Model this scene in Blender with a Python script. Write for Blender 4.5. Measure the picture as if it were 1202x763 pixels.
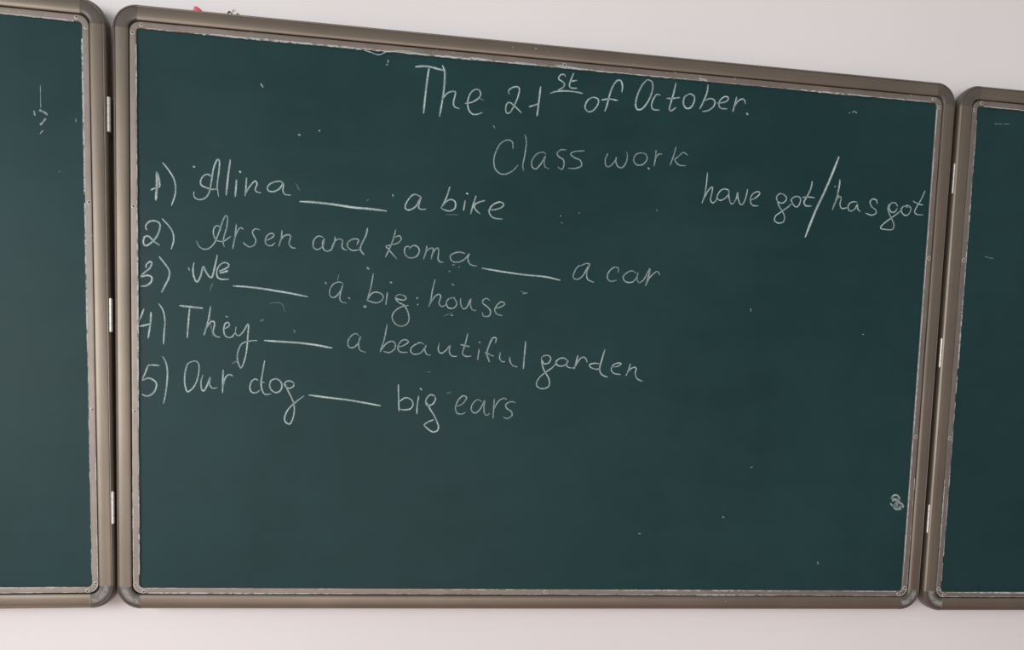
import bpy, bmesh, math, random
from mathutils import Matrix, Vector, Euler

random.seed(7)
S = bpy.context.scene
C = S.collection
for o in list(bpy.data.objects):
    bpy.data.objects.remove(o)
PI = math.pi

# ---------------------------------------------------------------- camera
cam = bpy.data.cameras.new('camera')
cam.sensor_fit = 'HORIZONTAL'
cam.sensor_width = 36.0
cam.lens = 25.997            # ordinary phone wide lens
cam.shift_y = 0.15233
cam.clip_start = 0.05
camo = bpy.data.objects.new('camera', cam)
C.objects.link(camo)
camo.matrix_world = Matrix([[0.991967, -0.022593, -0.124467, -0.23612], [-0.122362, 0.07825, -0.989396, -1.333236], [0.032093, 0.996678, 0.074857, 1.437885], [0.0, 0.0, 0.0, 1.0]])
S.camera = camo

# ---------------------------------------------------------------- light
S.view_settings.view_transform = 'Standard'
S.view_settings.look = 'None'
S.view_settings.gamma = 1.0
S.view_settings.use_curve_mapping = False
S.view_settings.exposure = 0.0

world = bpy.data.worlds.new('room_light')
S.world = world
world.use_nodes = True
bg = world.node_tree.nodes['Background']
bg.inputs['Color'].default_value = (0.99, 0.972, 0.975, 1)
bg.inputs['Strength'].default_value = 0.39


def area(name, loc, target, sx, sy, power, col):
    l = bpy.data.lights.new(name, 'AREA')
    l.shape = 'RECTANGLE'
    l.size, l.size_y, l.energy, l.color = sx, sy, power, col
    o = bpy.data.objects.new(name, l)
    o.location = loc
    o.rotation_euler = (Vector(target) - Vector(loc)).to_track_quat('-Z', 'Y').to_euler()
    C.objects.link(o)
    return o


# daylight through the window row on the left side of the classroom
area('window_daylight', (-3.8, -3.5, 1.95), (0.1, 0, 1.5), 3.4, 2.0, 150, (0.96, 0.985, 1.0))
# unseen low fill lamp, added to brighten the lower wall and rails
area('low_front_fill', (-0.2, -4.3, 0.9), (0.8, 0, 0.9), 2.6, 1.4, 33, (1.0, 0.975, 0.97))


# ---------------------------------------------------------------- materials
def new_mat(name):
    m = bpy.data.materials.new(name)
    m.use_nodes = True
    nt = m.node_tree
    return m, nt, nt.nodes['Principled BSDF']


def N(nt, t, **kw):
    n = nt.nodes.new(t)
    for k, v in kw.items():
        setattr(n, k, v)
    return n


def noise(nt, scale, detail=4, rough=0.55, stretch=(1, 1, 1)):
    tc = N(nt, 'ShaderNodeTexCoord')
    mp = N(nt, 'ShaderNodeMapping')
    mp.inputs['Scale'].default_value = stretch
    n = N(nt, 'ShaderNodeTexNoise')
    n.inputs['Scale'].default_value = scale
    n.inputs['Detail'].default_value = detail
    n.inputs['Roughness'].default_value = rough
    nt.links.new(tc.outputs['Object'], mp.inputs['Vector'])
    nt.links.new(mp.outputs['Vector'], n.inputs['Vector'])
    return n.outputs['Fac']


def ramp(nt, fac, stops):
    r = N(nt, 'ShaderNodeValToRGB')
    e = r.color_ramp.elements
    while len(e) < len(stops):
        e.new(0.5)
    for i, (p, c) in enumerate(stops):
        e[i].position = p
        e[i].color = (*c, 1)
    nt.links.new(fac, r.inputs['Fac'])
    return r.outputs['Color']


def math_(nt, op, a, b, c=None, clamp=False):
    n = N(nt, 'ShaderNodeMath', operation=op, use_clamp=clamp)
    for i, v in enumerate((a, b, c)):
        if v is None:
            continue
        if isinstance(v, (int, float)):
            n.inputs[i].default_value = v
        else:
            nt.links.new(v, n.inputs[i])
    return n.outputs[0]


def bump(nt, b, fac, strength, dist):
    n = N(nt, 'ShaderNodeBump')
    n.inputs['Strength'].default_value = strength
    n.inputs['Distance'].default_value = dist
    nt.links.new(fac, n.inputs['Height'])
    nt.links.new(n.outputs['Normal'], b.inputs['Normal'])


def simple(name, col, rough, metal=0.0, vary=0.12, scale=60, spec=0.5, stretch=(1, 1, 1), bmp=0):
    m, nt, b = new_mat(name)
    f = noise(nt, scale, stretch=stretch)
    lo = tuple(c * (1 - vary) for c in col)
    hi = tuple(min(1, c * (1 + vary)) for c in col)
    nt.links.new(ramp(nt, f, [(0.3, lo), (0.7, hi)]), b.inputs['Base Color'])
    b.inputs['Roughness'].default_value = rough
    b.inputs['Metallic'].default_value = metal
    b.inputs['Specular IOR Level'].default_value = spec
    if bmp:
        bump(nt, b, f, bmp, 0.001)
    return m


M = {}
# painted plaster
m, nt, b = new_mat('wall_paint')
f1 = noise(nt, 1.3, 3)
nt.links.new(ramp(nt, f1, [(0.35, (0.80, 0.772, 0.76)), (0.65, (0.84, 0.812, 0.80))]), b.inputs['Base Color'])
b.inputs['Roughness'].default_value = 0.7
bump(nt, b, noise(nt, 350, 3), 0.06, 0.0004)
M['wall'] = m
M['floor'] = simple('floor_lino', (0.58, 0.34, 0.29), 0.5)

# green writing surface: wiped chalk clouds and streaks over the enamel
m, nt, b = new_mat('green_board')
fa = noise(nt, 3.2, 5, 0.6, (1, 1, 0.6))
fb = noise(nt, 14, 5, 0.65, (0.4, 1, 1.3))
mixf = math_(nt, 'ADD', math_(nt, 'MULTIPLY', fa, 0.65), math_(nt, 'MULTIPLY', fb, 0.35))
nt.links.new(ramp(nt, mixf, [(0.36, (0.0046, 0.032, 0.0335)), (0.62, (0.0105, 0.046, 0.047))]), b.inputs['Base Color'])
rr = N(nt, 'ShaderNodeMapRange')
nt.links.new(mixf, rr.inputs['Value'])
rr.inputs['To Min'].default_value = 0.42
rr.inputs['To Max'].default_value = 0.56
nt.links.new(rr.outputs[0], b.inputs['Roughness'])
b.inputs['Specular IOR Level'].default_value = 0.25
bump(nt, b, noise(nt, 900, 2), 0.15, 0.0003)
M['board'] = m


def metal(name, stretch, col, rough):
    m, nt, b = new_mat(name)
    f = noise(nt, 90, 4, 0.6, stretch)
    g = noise(nt, 6, 4, 0.6)
    mix = math_(nt, 'ADD', math_(nt, 'MULTIPLY', f, 0.5), math_(nt, 'MULTIPLY', g, 0.5))
    nt.links.new(ramp(nt, mix, [(0.3, tuple(c * 0.8 for c in col)), (0.7, tuple(c * 1.18 for c in col))]), b.inputs['Base Color'])
    b.inputs['Metallic'].default_value = 0.75
    b.inputs['Roughness'].default_value = rough
    return m


BR = (0.215, 0.178, 0.140)
M['rail_h'] = metal('bronze_aluminium_lengthwise', (0.02, 1, 1), BR, 0.42)
M['rail_v'] = metal('bronze_aluminium_upright', (1, 1, 0.02), BR, 0.42)
M['trim'] = metal('dusty_aluminium_trim', (0.3, 1, 0.3), (0.27, 0.232, 0.20), 0.5)
M['corner'] = simple('corner_plastic', (0.105, 0.088, 0.072), 0.38, 0.2, 0.1, 40)
M['back'] = simple('dark_backing', (0.02, 0.016, 0.013), 0.7)
M['steel'] = simple('hinge_steel', (0.62, 0.59, 0.55), 0.36, 0.6, 0.06, 200)
M['screw'] = simple('screw_metal', (0.33, 0.30, 0.28), 0.4, 0.7, 0.15, 300)
M['socket'] = simple('screw_recess', (0.05, 0.04, 0.04), 0.6)
M['pink'] = simple('pink_chalk', (0.80, 0.13, 0.22), 0.75, 0, 0.12, 200, bmp=0.4)
M['grey_foot'] = simple('grey_plastic', (0.13, 0.12, 0.10), 0.45)
m, nt, b = new_mat('clear_plastic')
b.inputs['Base Color'].default_value = (0.9, 0.9, 0.9, 1)
b.inputs['Roughness'].default_value = 0.12
b.inputs['Transmission Weight'].default_value = 0.6
M['clear'] = m


def chalk(name, col, lo, hi, scale, thresh=None):
    """chalk lying in the pores of the surface: grainy coverage, softer at the stroke's edge"""
    m, nt, b = new_mat(name)
    b.inputs['Base Color'].default_value = (*col, 1)
    b.inputs['Roughness'].default_value = 0.95
    b.inputs['Specular IOR Level'].default_value = 0.1
    uv = N(nt, 'ShaderNodeUVMap')
    sep = N(nt, 'ShaderNodeSeparateXYZ')
    nt.links.new(uv.outputs[0], sep.inputs[0])
    e = math_(nt, 'ABSOLUTE', math_(nt, 'MULTIPLY_ADD', sep.outputs['Y'], 2.0, -1.0), 0)
    e = math_(nt, 'SUBTRACT', 1.0, math_(nt, 'POWER', e, 2.2), clamp=True)
    g = noise(nt, scale, 3, 0.7)
    mr = N(nt, 'ShaderNodeMapRange')
    nt.links.new(g, mr.inputs['Value'])
    mr.inputs['From Min'].default_value = 0.35 if thresh is None else thresh
    mr.inputs['From Max'].default_value = 0.6 if thresh is None else thresh + 0.12
    mr.inputs['To Min'].default_value = lo
    mr.inputs['To Max'].default_value = hi
    at = N(nt, 'ShaderNodeAttribute', attribute_name='coverage')
    a = math_(nt, 'MULTIPLY', math_(nt, 'MULTIPLY', e, mr.outputs[0]), at.outputs['Fac'], clamp=True)
    nt.links.new(a, b.inputs['Alpha'])
    return m


M['chalk'] = chalk('white_chalk', (0.58, 0.72, 0.70), 0.45, 1.0, 420)
M['dust'] = chalk('chalk_dust', (0.60, 0.62, 0.59), 0.3, 1.0, 110, 0.40)
M['ring'] = simple('chalky_ring', (0.60, 0.58, 0.55), 0.9)


# ---------------------------------------------------------------- object helpers
def mesh_obj(name, verts, faces, mat, parent=None, smooth=False):
    me = bpy.data.meshes.new(name)
    me.from_pydata([tuple(v) for v in verts], [], faces)
    me.materials.append(mat)
    me.update()
    bm = bmesh.new()
    bm.from_mesh(me)
    bmesh.ops.recalc_face_normals(bm, faces=bm.faces)
    bm.to_mesh(me)
    bm.free()
    if smooth:
        for p in me.polygons:
            p.use_smooth = True
    o = bpy.data.objects.new(name, me)
    C.objects.link(o)
    o.parent = parent
    return o


def bm_obj(name, bm, mat, parent=None, smooth=False):
    me = bpy.data.meshes.new(name)
    bm.to_mesh(me)
    bm.free()
    me.materials.append(mat)
    if smooth:
        for p in me.polygons:
            p.use_smooth = True
    o = bpy.data.objects.new(name, me)
    C.objects.link(o)
    o.parent = parent
    return o


def box(bm, x0, x1, y0, y1, z0, z1, bev=0):
    r = bmesh.ops.create_cube(bm, size=1, matrix=Matrix.Translation(((x0 + x1) / 2, (y0 + y1) / 2, (z0 + z1) / 2)) @ Matrix.Diagonal((x1 - x0, y1 - y0, z1 - z0, 1)))
    if bev:
        es = list({e for v in r['verts'] for e in v.link_edges})
        bmesh.ops.bevel(bm, geom=es, offset=bev, segments=2, affect='EDGES')


def empty(name, mw, label, cat, group=None):
    o = bpy.data.objects.new(name, None)
    o.empty_display_size = 0.1
    C.objects.link(o)
    o.matrix_world = mw
    o['label'] = label
    o['category'] = cat
    if group:
        o['group'] = group
    return o


def structure(name, bm, mat):
    o = bm_obj(name, bm, mat)
    o['kind'] = 'structure'
    return o


# ---------------------------------------------------------------- the room
WALL_Y = 0.034
bm = bmesh.new()
box(bm, -3.2, 3.2, WALL_Y, WALL_Y + 0.15, 0, 3.3)
structure('wall_back', bm, M['wall'])
bm = bmesh.new()
box(bm, -3.2, 3.2, -4.5, WALL_Y, -0.08, 0)
structure('floor', bm, M['floor'])

# ---------------------------------------------------------------- boards
BH = 1.0044
mm = 0.001
RC, RL = 39.5, 43.5      # corner piece radius, centre of the trim's rounded corner
RAIL = [(2, 17), (0, 16), (0, 3.5), (0.5, 0), (1.6, -2.8), (3.2, -4.6), (4.4, -5.2), (5.0, -5.0), (5.4, -4.1), (5.9, -4.1), (6.4, -4.9),
        (9, -5.5), (13, -5.8), (17, -5.9), (21, -5.7), (23.8, -5.2), (25.5, -4.2), (26.1, -2.6), (26.1, 3)]
TRIM = [(27.0, 3), (27.0, -1.6), (27.5, -2.7), (28.6, -3.0), (32, -2.5), (35.4, -3.0), (37.0, -2.8), (37.9, -1.8), (38.2, -0.2), (38.2, 2)]


def corner_sections(profile, w, h, rc, which, steps=10):
    # which: 0 bottom-left, 1 bottom-right, 2 top-right, 3 top-left ; centre rc mm from both edges
    sx = -1 if which in (0, 3) else 1
    sz = -1 if which in (0, 1) else 1
    cx_, cz_ = sx * (w / 2 - rc * mm), (0 if sz < 0 else h) - sz * rc * mm
    out = []
    for k in range(steps + 1):
        a = k / steps * PI / 2
        dx, dz = sx * math.cos(a), sz * math.sin(a)
        out.append([(cx_ + dx * (rc - u) * mm, y * mm, cz_ + dz * (rc - u) * mm) for u, y in profile])
    return out


def loft(secs, closed=False):
    n = len(secs[0])
    verts = [v for s in secs for v in s]
    faces = []
    for i in range(len(secs) - (0 if closed else 1)):
        j = (i + 1) % len(secs)
        for k in range(n - 1):
            faces.append((i * n + k, i * n + k + 1, j * n + k + 1, j * n + k))
    if not closed:
        faces.append(tuple(range(n)))
        faces.append(tuple(range((len(secs) - 1) * n, len(secs) * n)))
    return verts, faces


def straight_sections(profile, w, h, side, a0):
    if side == 'left':
        return [[(-w / 2 + u * mm, y * mm, z) for u, y in profile] for z in (a0 * mm, h - a0 * mm)]
    if side == 'right':
        return [[(w / 2 - u * mm, y * mm, z) for u, y in profile] for z in (a0 * mm, h - a0 * mm)]
    if side == 'top':
        return [[(x, y * mm, h - u * mm) for u, y in profile] for x in (-w / 2 + a0 * mm, w / 2 - a0 * mm)]
    return [[(x, y * mm, u * mm) for u, y in profile] for x in (-w / 2 + a0 * mm, w / 2 - a0 * mm)]


def auto_smooth(o, ang=35):
    me = o.data
    for p in me.polygons:
        p.use_smooth = True
    me.set_sharp_from_angle(angle=math.radians(ang))


def strip(name, pts_list, mat, parent, y, cov=1.0):
    """flat chalk ribbons; pts_list: list of [(x, z, width), ...] in metres, in the board's own axes"""
    verts, faces, uvs, cv = [], [], [], []
    for pts in pts_list:
        n = len(pts)
        base = len(verts)
        L = 0
        for i, (x, z, wd) in enumerate(pts):
            a = pts[max(0, i - 1)]
            b_ = pts[min(n - 1, i + 1)]
            tx, tz = b_[0] - a[0], b_[1] - a[1]
            l = math.hypot(tx, tz) or 1
            nx, nz = -tz / l, tx / l
            verts.append((x + nx * wd / 2, y, z + nz * wd / 2))
            verts.append((x - nx * wd / 2, y, z - nz * wd / 2))
            L += 0 if i == 0 else math.hypot(x - pts[i - 1][0], z - pts[i - 1][1])
            uvs += [(L, 0), (L, 1)]
            cc = cov(i / max(1, n - 1)) if callable(cov) else cov
            cv += [cc, cc]
            if i:
                k = base + 2 * i
                faces.append((k - 2, k - 1, k + 1, k))
    me = bpy.data.meshes.new(name)
    me.from_pydata(verts, [], faces)
    me.materials.append(mat)
    ul = me.uv_layers.new(name='UVMap')
    for lp in me.loops:
        ul.data[lp.index].uv = uvs[lp.vertex_index]
    at = me.attributes.new('coverage', 'FLOAT', 'POINT')
    at.data.foreach_set('value', cv)
    me.update()
    o = bpy.data.objects.new(name, me)
    C.objects.link(o)
    o.parent = parent
    return o


def catmull(P, step=1.6 * mm):
    if len(P) == 2:
        (x0, z0), (x1, z1) = P
        n = max(2, int(math.hypot(x1 - x0, z1 - z0) / (3 * mm)))
        return [(x0 + (x1 - x0) * i / n, z0 + (z1 - z0) * i / n) for i in range(n + 1)]
    Q = [(2 * P[0][0] - P[1][0], 2 * P[0][1] - P[1][1])] + P + [(2 * P[-1][0] - P[-2][0], 2 * P[-1][1] - P[-2][1])]
    out = []
    for i in range(1, len(Q) - 2):
        p0, p1, p2, p3 = Q[i - 1], Q[i], Q[i + 1], Q[i + 2]
        n = max(2, int(math.hypot(p2[0] - p1[0], p2[1] - p1[1]) / step))
        for k in range(n):
            t = k / n
            out.append(tuple(0.5 * (2 * p1[j] + (p2[j] - p0[j]) * t + (2 * p0[j] - 5 * p1[j] + 4 * p2[j] - p3[j]) * t * t
                                    + (3 * p1[j] - p0[j] - 3 * p2[j] + p3[j]) * t ** 3) for j in (0, 1)))
    out.append(P[-1])
    return out


def write(data, parent):
    for name, label, op, strokes in data:
        rib = []
        for wd, s in strokes:
            P = [tuple(float(c) * mm for c in q.split(',')) for q in s.split()]
            c = catmull(P)
            n = len(c) - 1
            rib.append([(x, z, wd * mm * (0.78 + 0.2 * random.random()) * min(1, 0.55 + 4 * min(i, n - i) / max(1, n))) for i, (x, z) in enumerate(c)])
        ph = random.uniform(0, 6)
        o = strip(name, rib, M['chalk'], parent, -0.00035, lambda u, op=op, ph=ph: op * (1.08 + 0.2 * math.sin(9 * u + ph)))
        o['label'] = label
        if name in ('chalk_specks', 'chalk_smudge'):
            o['kind'] = 'stuff'


def screw_mesh():
    bm = bmesh.new()
    prof = [(0.1, -0.2), (1.1, -0.3), (1.3, -1.1), (2.4, -0.9), (2.7, 0.2), (2.7, 1.0)]
    n = 14
    rows = [[bm.verts.new((r * mm * math.cos(2 * PI * k / n), y * mm, r * mm * math.sin(2 * PI * k / n))) for k in range(n)] for r, y in prof]
    for a, b_ in zip(rows, rows[1:]):
        for k in range(n):
            bm.faces.new((a[k], a[(k + 1) % n], b_[(k + 1) % n], b_[k]))
    bm.faces.new(rows[0])
    bmesh.ops.recalc_face_normals(bm, faces=bm.faces)
    me = bpy.data.meshes.new('screw')
    bm.to_mesh(me)
    bm.free()
    me.materials.append(M['screw'])
    me.materials.append(M['socket'])
    for p in me.polygons:
        if (p.center.x ** 2 + p.center.z ** 2) ** .5 < 1.25 * mm:
            p.material_index = 1
    return me


def ring_mesh():
    bm = bmesh.new()
    n = 18
    prof = [(2.6, 0.2), (2.8, -0.7), (3.5, -0.65), (3.9, 0.4)]
    rows = [[bm.verts.new((r * (1 + 0.09 * math.sin(3 * k + r)) * mm * math.cos(2 * PI * k / n), y * mm, r * (1 + 0.09 * math.sin(3 * k + r)) * mm * math.sin(2 * PI * k / n))) for k in range(n)] for r, y in prof]
    for a, b_ in zip(rows, rows[1:]):
        for k in range(n):
            bm.faces.new((a[k], a[(k + 1) % n], b_[(k + 1) % n], b_[k]))
    bmesh.ops.recalc_face_normals(bm, faces=bm.faces)
    me = bpy.data.meshes.new('chalk_ring')
    bm.to_mesh(me)
    bm.free()
    me.materials.append(M['ring'])
    return me


SCREW, RING = screw_mesh(), ring_mesh()


def wobbly(a, b_, width, amp, step=7 * mm, gap=0.0):
    """one or more ragged runs of dust from a to b (x, z)"""
    L = math.hypot(b_[0] - a[0], b_[1] - a[1])
    n = int(L / step)
    tx, tz = (b_[0] - a[0]) / L, (b_[1] - a[1]) / L
    runs, cur = [], []
    wv = 1.0
    for i in range(n + 1):
        t = i / n * L
        wv = max(0.35, min(2.0, wv + random.uniform(-0.35, 0.35)))
        off = random.uniform(-amp, amp)
        if gap and random.random() < gap:
            if len(cur) > 1:
                runs.append(cur)
            cur = []
            continue
        cur.append((a[0] + tx * t - tz * off, a[1] + tz * t + tx * off, width * wv))
    if len(cur) > 1:
        runs.append(cur)
    return runs


def board(name, mw, w, label, group, corner_label=False):
    h = BH
    root = empty(name, mw, label, 'chalkboard', group)
    # writing surface with its rounded-off corners hidden by the trim
    bm = bmesh.new()
    box(bm, -w / 2 + 30 * mm, w / 2 - 30 * mm, 0, 4 * mm, 30 * mm, h - 30 * mm)
    bm_obj('writing_surface', bm, M['board'], root)
    bm = bmesh.new()
    ring = []
    for sx, sz, a0 in ((1, 1, 0), (-1, 1, 90), (-1, -1, 180), (1, -1, 270)):
        for k in range(7):
            a = math.radians(a0 + 15 * k)
            ring.append((sx * (w / 2 - RC * mm) + 33 * mm * math.cos(a), h / 2 + sz * (h / 2 - RC * mm) + 33 * mm * math.sin(a)))
    ff = [bm.verts.new((x, 4.2 * mm, z)) for x, z in ring]
    fb = [bm.verts.new((x, 15.5 * mm, z)) for x, z in ring]
    bm.faces.new(ff)
    bm.faces.new(fb[::-1])
    for k in range(len(ff)):
        bm.faces.new((ff[k], fb[k], fb[(k + 1) % len(ff)], ff[(k + 1) % len(ff)]))
    bmesh.ops.recalc_face_normals(bm, faces=bm.faces)
    o = bm_obj('backing_panel', bm, M['back'], root)
    for side in ('top', 'bottom', 'left', 'right'):
        v, f = loft(straight_sections(RAIL, w, h, side, RC - 0.4))
        o = mesh_obj('frame_rail', v, f, M['rail_h' if side in ('top', 'bottom') else 'rail_v'], root)
        auto_smooth(o)
    CP = [(u, y - (0.35 if 0 < u < 25 and y < 4 else 0)) for u, y in RAIL]
    CP[2] = (-0.35, 3.5)
    CP[3] = (0.1, -0.2)
    for k in range(4):
        v, f = loft(corner_sections(CP, w, h, RC, k, 12))
        o = mesh_obj('corner_piece', v, f, M['corner'], root)
        auto_smooth(o)
    # the trim: one strip bent round the whole writing surface
    secs = []
    for k in range(4):
        cs = corner_sections(TRIM, w, h, RL, k, 8)
        if k in (1, 3):
            cs = cs[::-1]
        secs += cs
    v, f = loft(secs, closed=True)
    o = mesh_obj('inner_trim', v, f, M['trim'], root)
    auto_smooth(o)
    # screws through the trim
    xs, zs = w / 2 - 32 * mm, (44 * mm, 341 * mm, 681 * mm, h - 46 * mm)
    pts = [(s * xs, z) for s in (-1, 1) for z in zs]
    pts += [(s * (w / 2 - 45.5 * mm), z) for s in (-1, 1) for z in (31 * mm, h - 32 * mm)]
    pts += [(0.0, 33 * mm), (0.0, h - 33 * mm)]
    for i, (x, z) in enumerate(pts):
        s = bpy.data.objects.new('screw', SCREW)
        C.objects.link(s)
        s.parent = root
        s.location = (x + random.uniform(-.6, .6) * mm, -2.5 * mm, z)
        s.rotation_euler = (0, random.uniform(0, 6), 0)
        r = bpy.data.objects.new('chalk_ring', RING)
        C.objects.link(r)
        r.parent = s
        r.rotation_euler = (0, random.uniform(0, 6), 0)
        r.scale = (1, 1, 1) if z < 0.8 else (0.86, 1, 0.86)
    # chalk dust gathered along the trim
    e = 37.6 * mm
    runs = []
    for a, b_ in (((-w / 2 + e, 60 * mm), (-w / 2 + e, h - 50 * mm)), ((w / 2 - e, 60 * mm), (w / 2 - e, h - 50 * mm)),
                  ((-w / 2 + 50 * mm, e - 1 * mm), (w / 2 - 50 * mm, e - 1 * mm))):
        runs += wobbly(a, b_, 1.9 * mm, 0.3 * mm, gap=0.01)
    runs += wobbly((-w / 2 + 50 * mm, h - e), (w / 2 - 50 * mm, h - e), 2.2 * mm, 0.6 * mm, 6 * mm, gap=0.01)
    o = strip('chalk_dust', runs, M['dust'], root, -3.05 * mm, 0.85)
    o['kind'] = 'stuff'
    o['label'] = 'ragged white chalk dust along the inner edge of the frame'
    g = 28.2 * mm
    runs = []
    runs += wobbly((-w / 2 + 52 * mm, g), (w / 2 - 52 * mm, g), 1.7 * mm, 0.15 * mm)
    for s in (-1, 1):
        runs += wobbly((s * (w / 2 - g), 48 * mm), (s * (w / 2 - g), 260 * mm), 1.2 * mm, 0.15 * mm)
        # around the lower corners, both edges of the trim
        for rr_, wd in ((RL - 28.2, 1.6), (RL - 36.6, 1.8)):
            cxx, czz = s * (w / 2 - RL * mm), RL * mm
            runs.append([(cxx + s * math.cos(a_ * PI / 16) * rr_ * mm, czz - math.sin(a_ * PI / 16) * rr_ * mm, wd * mm) for a_ in range(9)])
    o = strip('chalk_dust_line', runs, M['dust'], root, -3.1 * mm, 1.0)
    o['kind'] = 'stuff'
    o['label'] = 'chalk dust settled on the outer edge of the lower trim'
    # chalk rubbed into the lower corner seams, plus a painted lit band
    runs = []
    for s in (-1, 1):
        for k in range(2):
            q = (RC + 0.3) * mm
            for u0, u1 in ((7, 24),):
                if k:
                    runs.append([(s * (w / 2 - u * mm), q, 1.1 * mm) for u in (u0, 12, 18, u1)])
                else:
                    runs.append([(s * (w / 2 - q), u * mm, 0.8 * mm) for u in (u0, 12, 18, u1)])
        arc = []  # pale ribbon standing in for the lit band on the corner's face
        for k in range(13):
            a_ = k * PI / 24
            arc.append((s * (w / 2 - RC * mm + math.cos(a_) * 25 * mm), RC * mm - math.sin(a_) * 25 * mm, 13 * mm))
        runs.append(arc)
    o = strip('seam_dust_and_lit_band', runs, M['dust'], root, -6.45 * mm, 0.42)
    o['kind'] = 'stuff'
    # stray chalk scratches across the trim and frame
    runs = []
    for _ in range(int(26 * w)):
        if random.random() < .5:
            x, z = random.choice((-1, 1)) * (w / 2 - random.uniform(28, 38) * mm), random.uniform(.06, .95)
        else:
            x, z = random.uniform(-w / 2 + .06, w / 2 - .06), h - random.uniform(29, 39) * mm
        a_, l_ = random.uniform(0, PI), random.uniform(2, 6) * mm
        runs.append([(x, z, .7 * mm), (x + math.cos(a_) * l_ / 2, z + math.sin(a_) * l_ / 2 + .5 * mm, 1.3 * mm), (x + math.cos(a_) * l_, z + math.sin(a_) * l_, .7 * mm)])
    o = strip('chalk_scratches', runs, M['dust'], root, -3.3 * mm, 0.7)
    o['kind'] = 'stuff'
    # hidden wall cleats that carry the board
    yb = (mw.inverted() @ Vector((mw.translation.x, WALL_Y, mw.translation.z))).y
    for z in (0.2, 0.8):
        bm = bmesh.new()
        box(bm, -w / 2 + 0.18, w / 2 - 0.18, 15.4 * mm, yb + 0.012, z - 0.02, z + 0.02)
        bm_obj('wall_cleat', bm, M['back'], root)
    return root


def FM(o, R):
    m = Matrix(R).to_4x4()
    m.translation = o
    return m


centre = board('hinged_chalkboard', Matrix.Translation((0, 0, 1.10)), 1.5, 'wide green chalkboard in the middle, covered with handwritten sentences', None)
left = board('hinged_chalkboard', FM((-1.126062, -0.009816, 1.098882), [[0.999633, -0.026177, -0.006979], [0.026176, 0.999657, -0.000183], [0.006981, 0.0, 0.999976]]), 0.75, 'green chalkboard wing at the left edge, with a few faint chalk dabs', None)
right = board('hinged_chalkboard', FM((1.1295, -0.004, 1.0992), [[1.0, 0.0, 0.0], [0.0, 1.0, 0.0], [0.0, 0.0, 1.0]]), 0.75, 'dark green chalkboard wing at the right edge, almost bare', None)


# ---------------------------------------------------------------- hinges
def hinge(x, z, where):
    h = empty('hinge', Matrix.Translation((x, -0.001, 1.10 + z)), where, 'hinge', 'steel hinges joining the boards')
    L = 55 * mm
    for k in range(4):
        bm = bmesh.new()
        z0 = -L / 2 + k * L / 4
        bmesh.ops.create_cone(bm, cap_ends=True, segments=16, radius1=2.7 * mm, radius2=2.7 * mm, depth=L / 4 - 0.5 * mm,
                              matrix=Matrix.Translation((0, -2.4 * mm, z0 + L / 8)))
        o = bm_obj('knuckle', bm, M['steel'], h)
        auto_smooth(o)
    bm = bmesh.new()
    bmesh.ops.create_cone(bm, cap_ends=True, segments=12, radius1=1.5 * mm, radius2=1.5 * mm, depth=L + 1.2 * mm, matrix=Matrix.Translation((0, -2.4 * mm, 0)))
    bm_obj('hinge_pin', bm, M['screw'], h)
    bm = bmesh.new()
    box(bm, -1.0 * mm, 1.0 * mm, -1 * mm, 14 * mm, -L / 2, L / 2)
    bm_obj('hinge_leaf', bm, M['screw'], h)


for z, k in ((0.8255, 'topmost'), (0.5003, 'middle'), (0.1762, 'lowest')):
    hinge(-0.7541 - (z - 0.17) * 0.0016, z, k + ' bright steel hinge in the gap between left and middle boards')
for z, k in ((0.8312, 'topmost'), (0.5039, 'middle'), (0.1820, 'lowest')):
    hinge(0.7568, z, k + ' bright steel hinge in the gap between middle and right boards')

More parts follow.
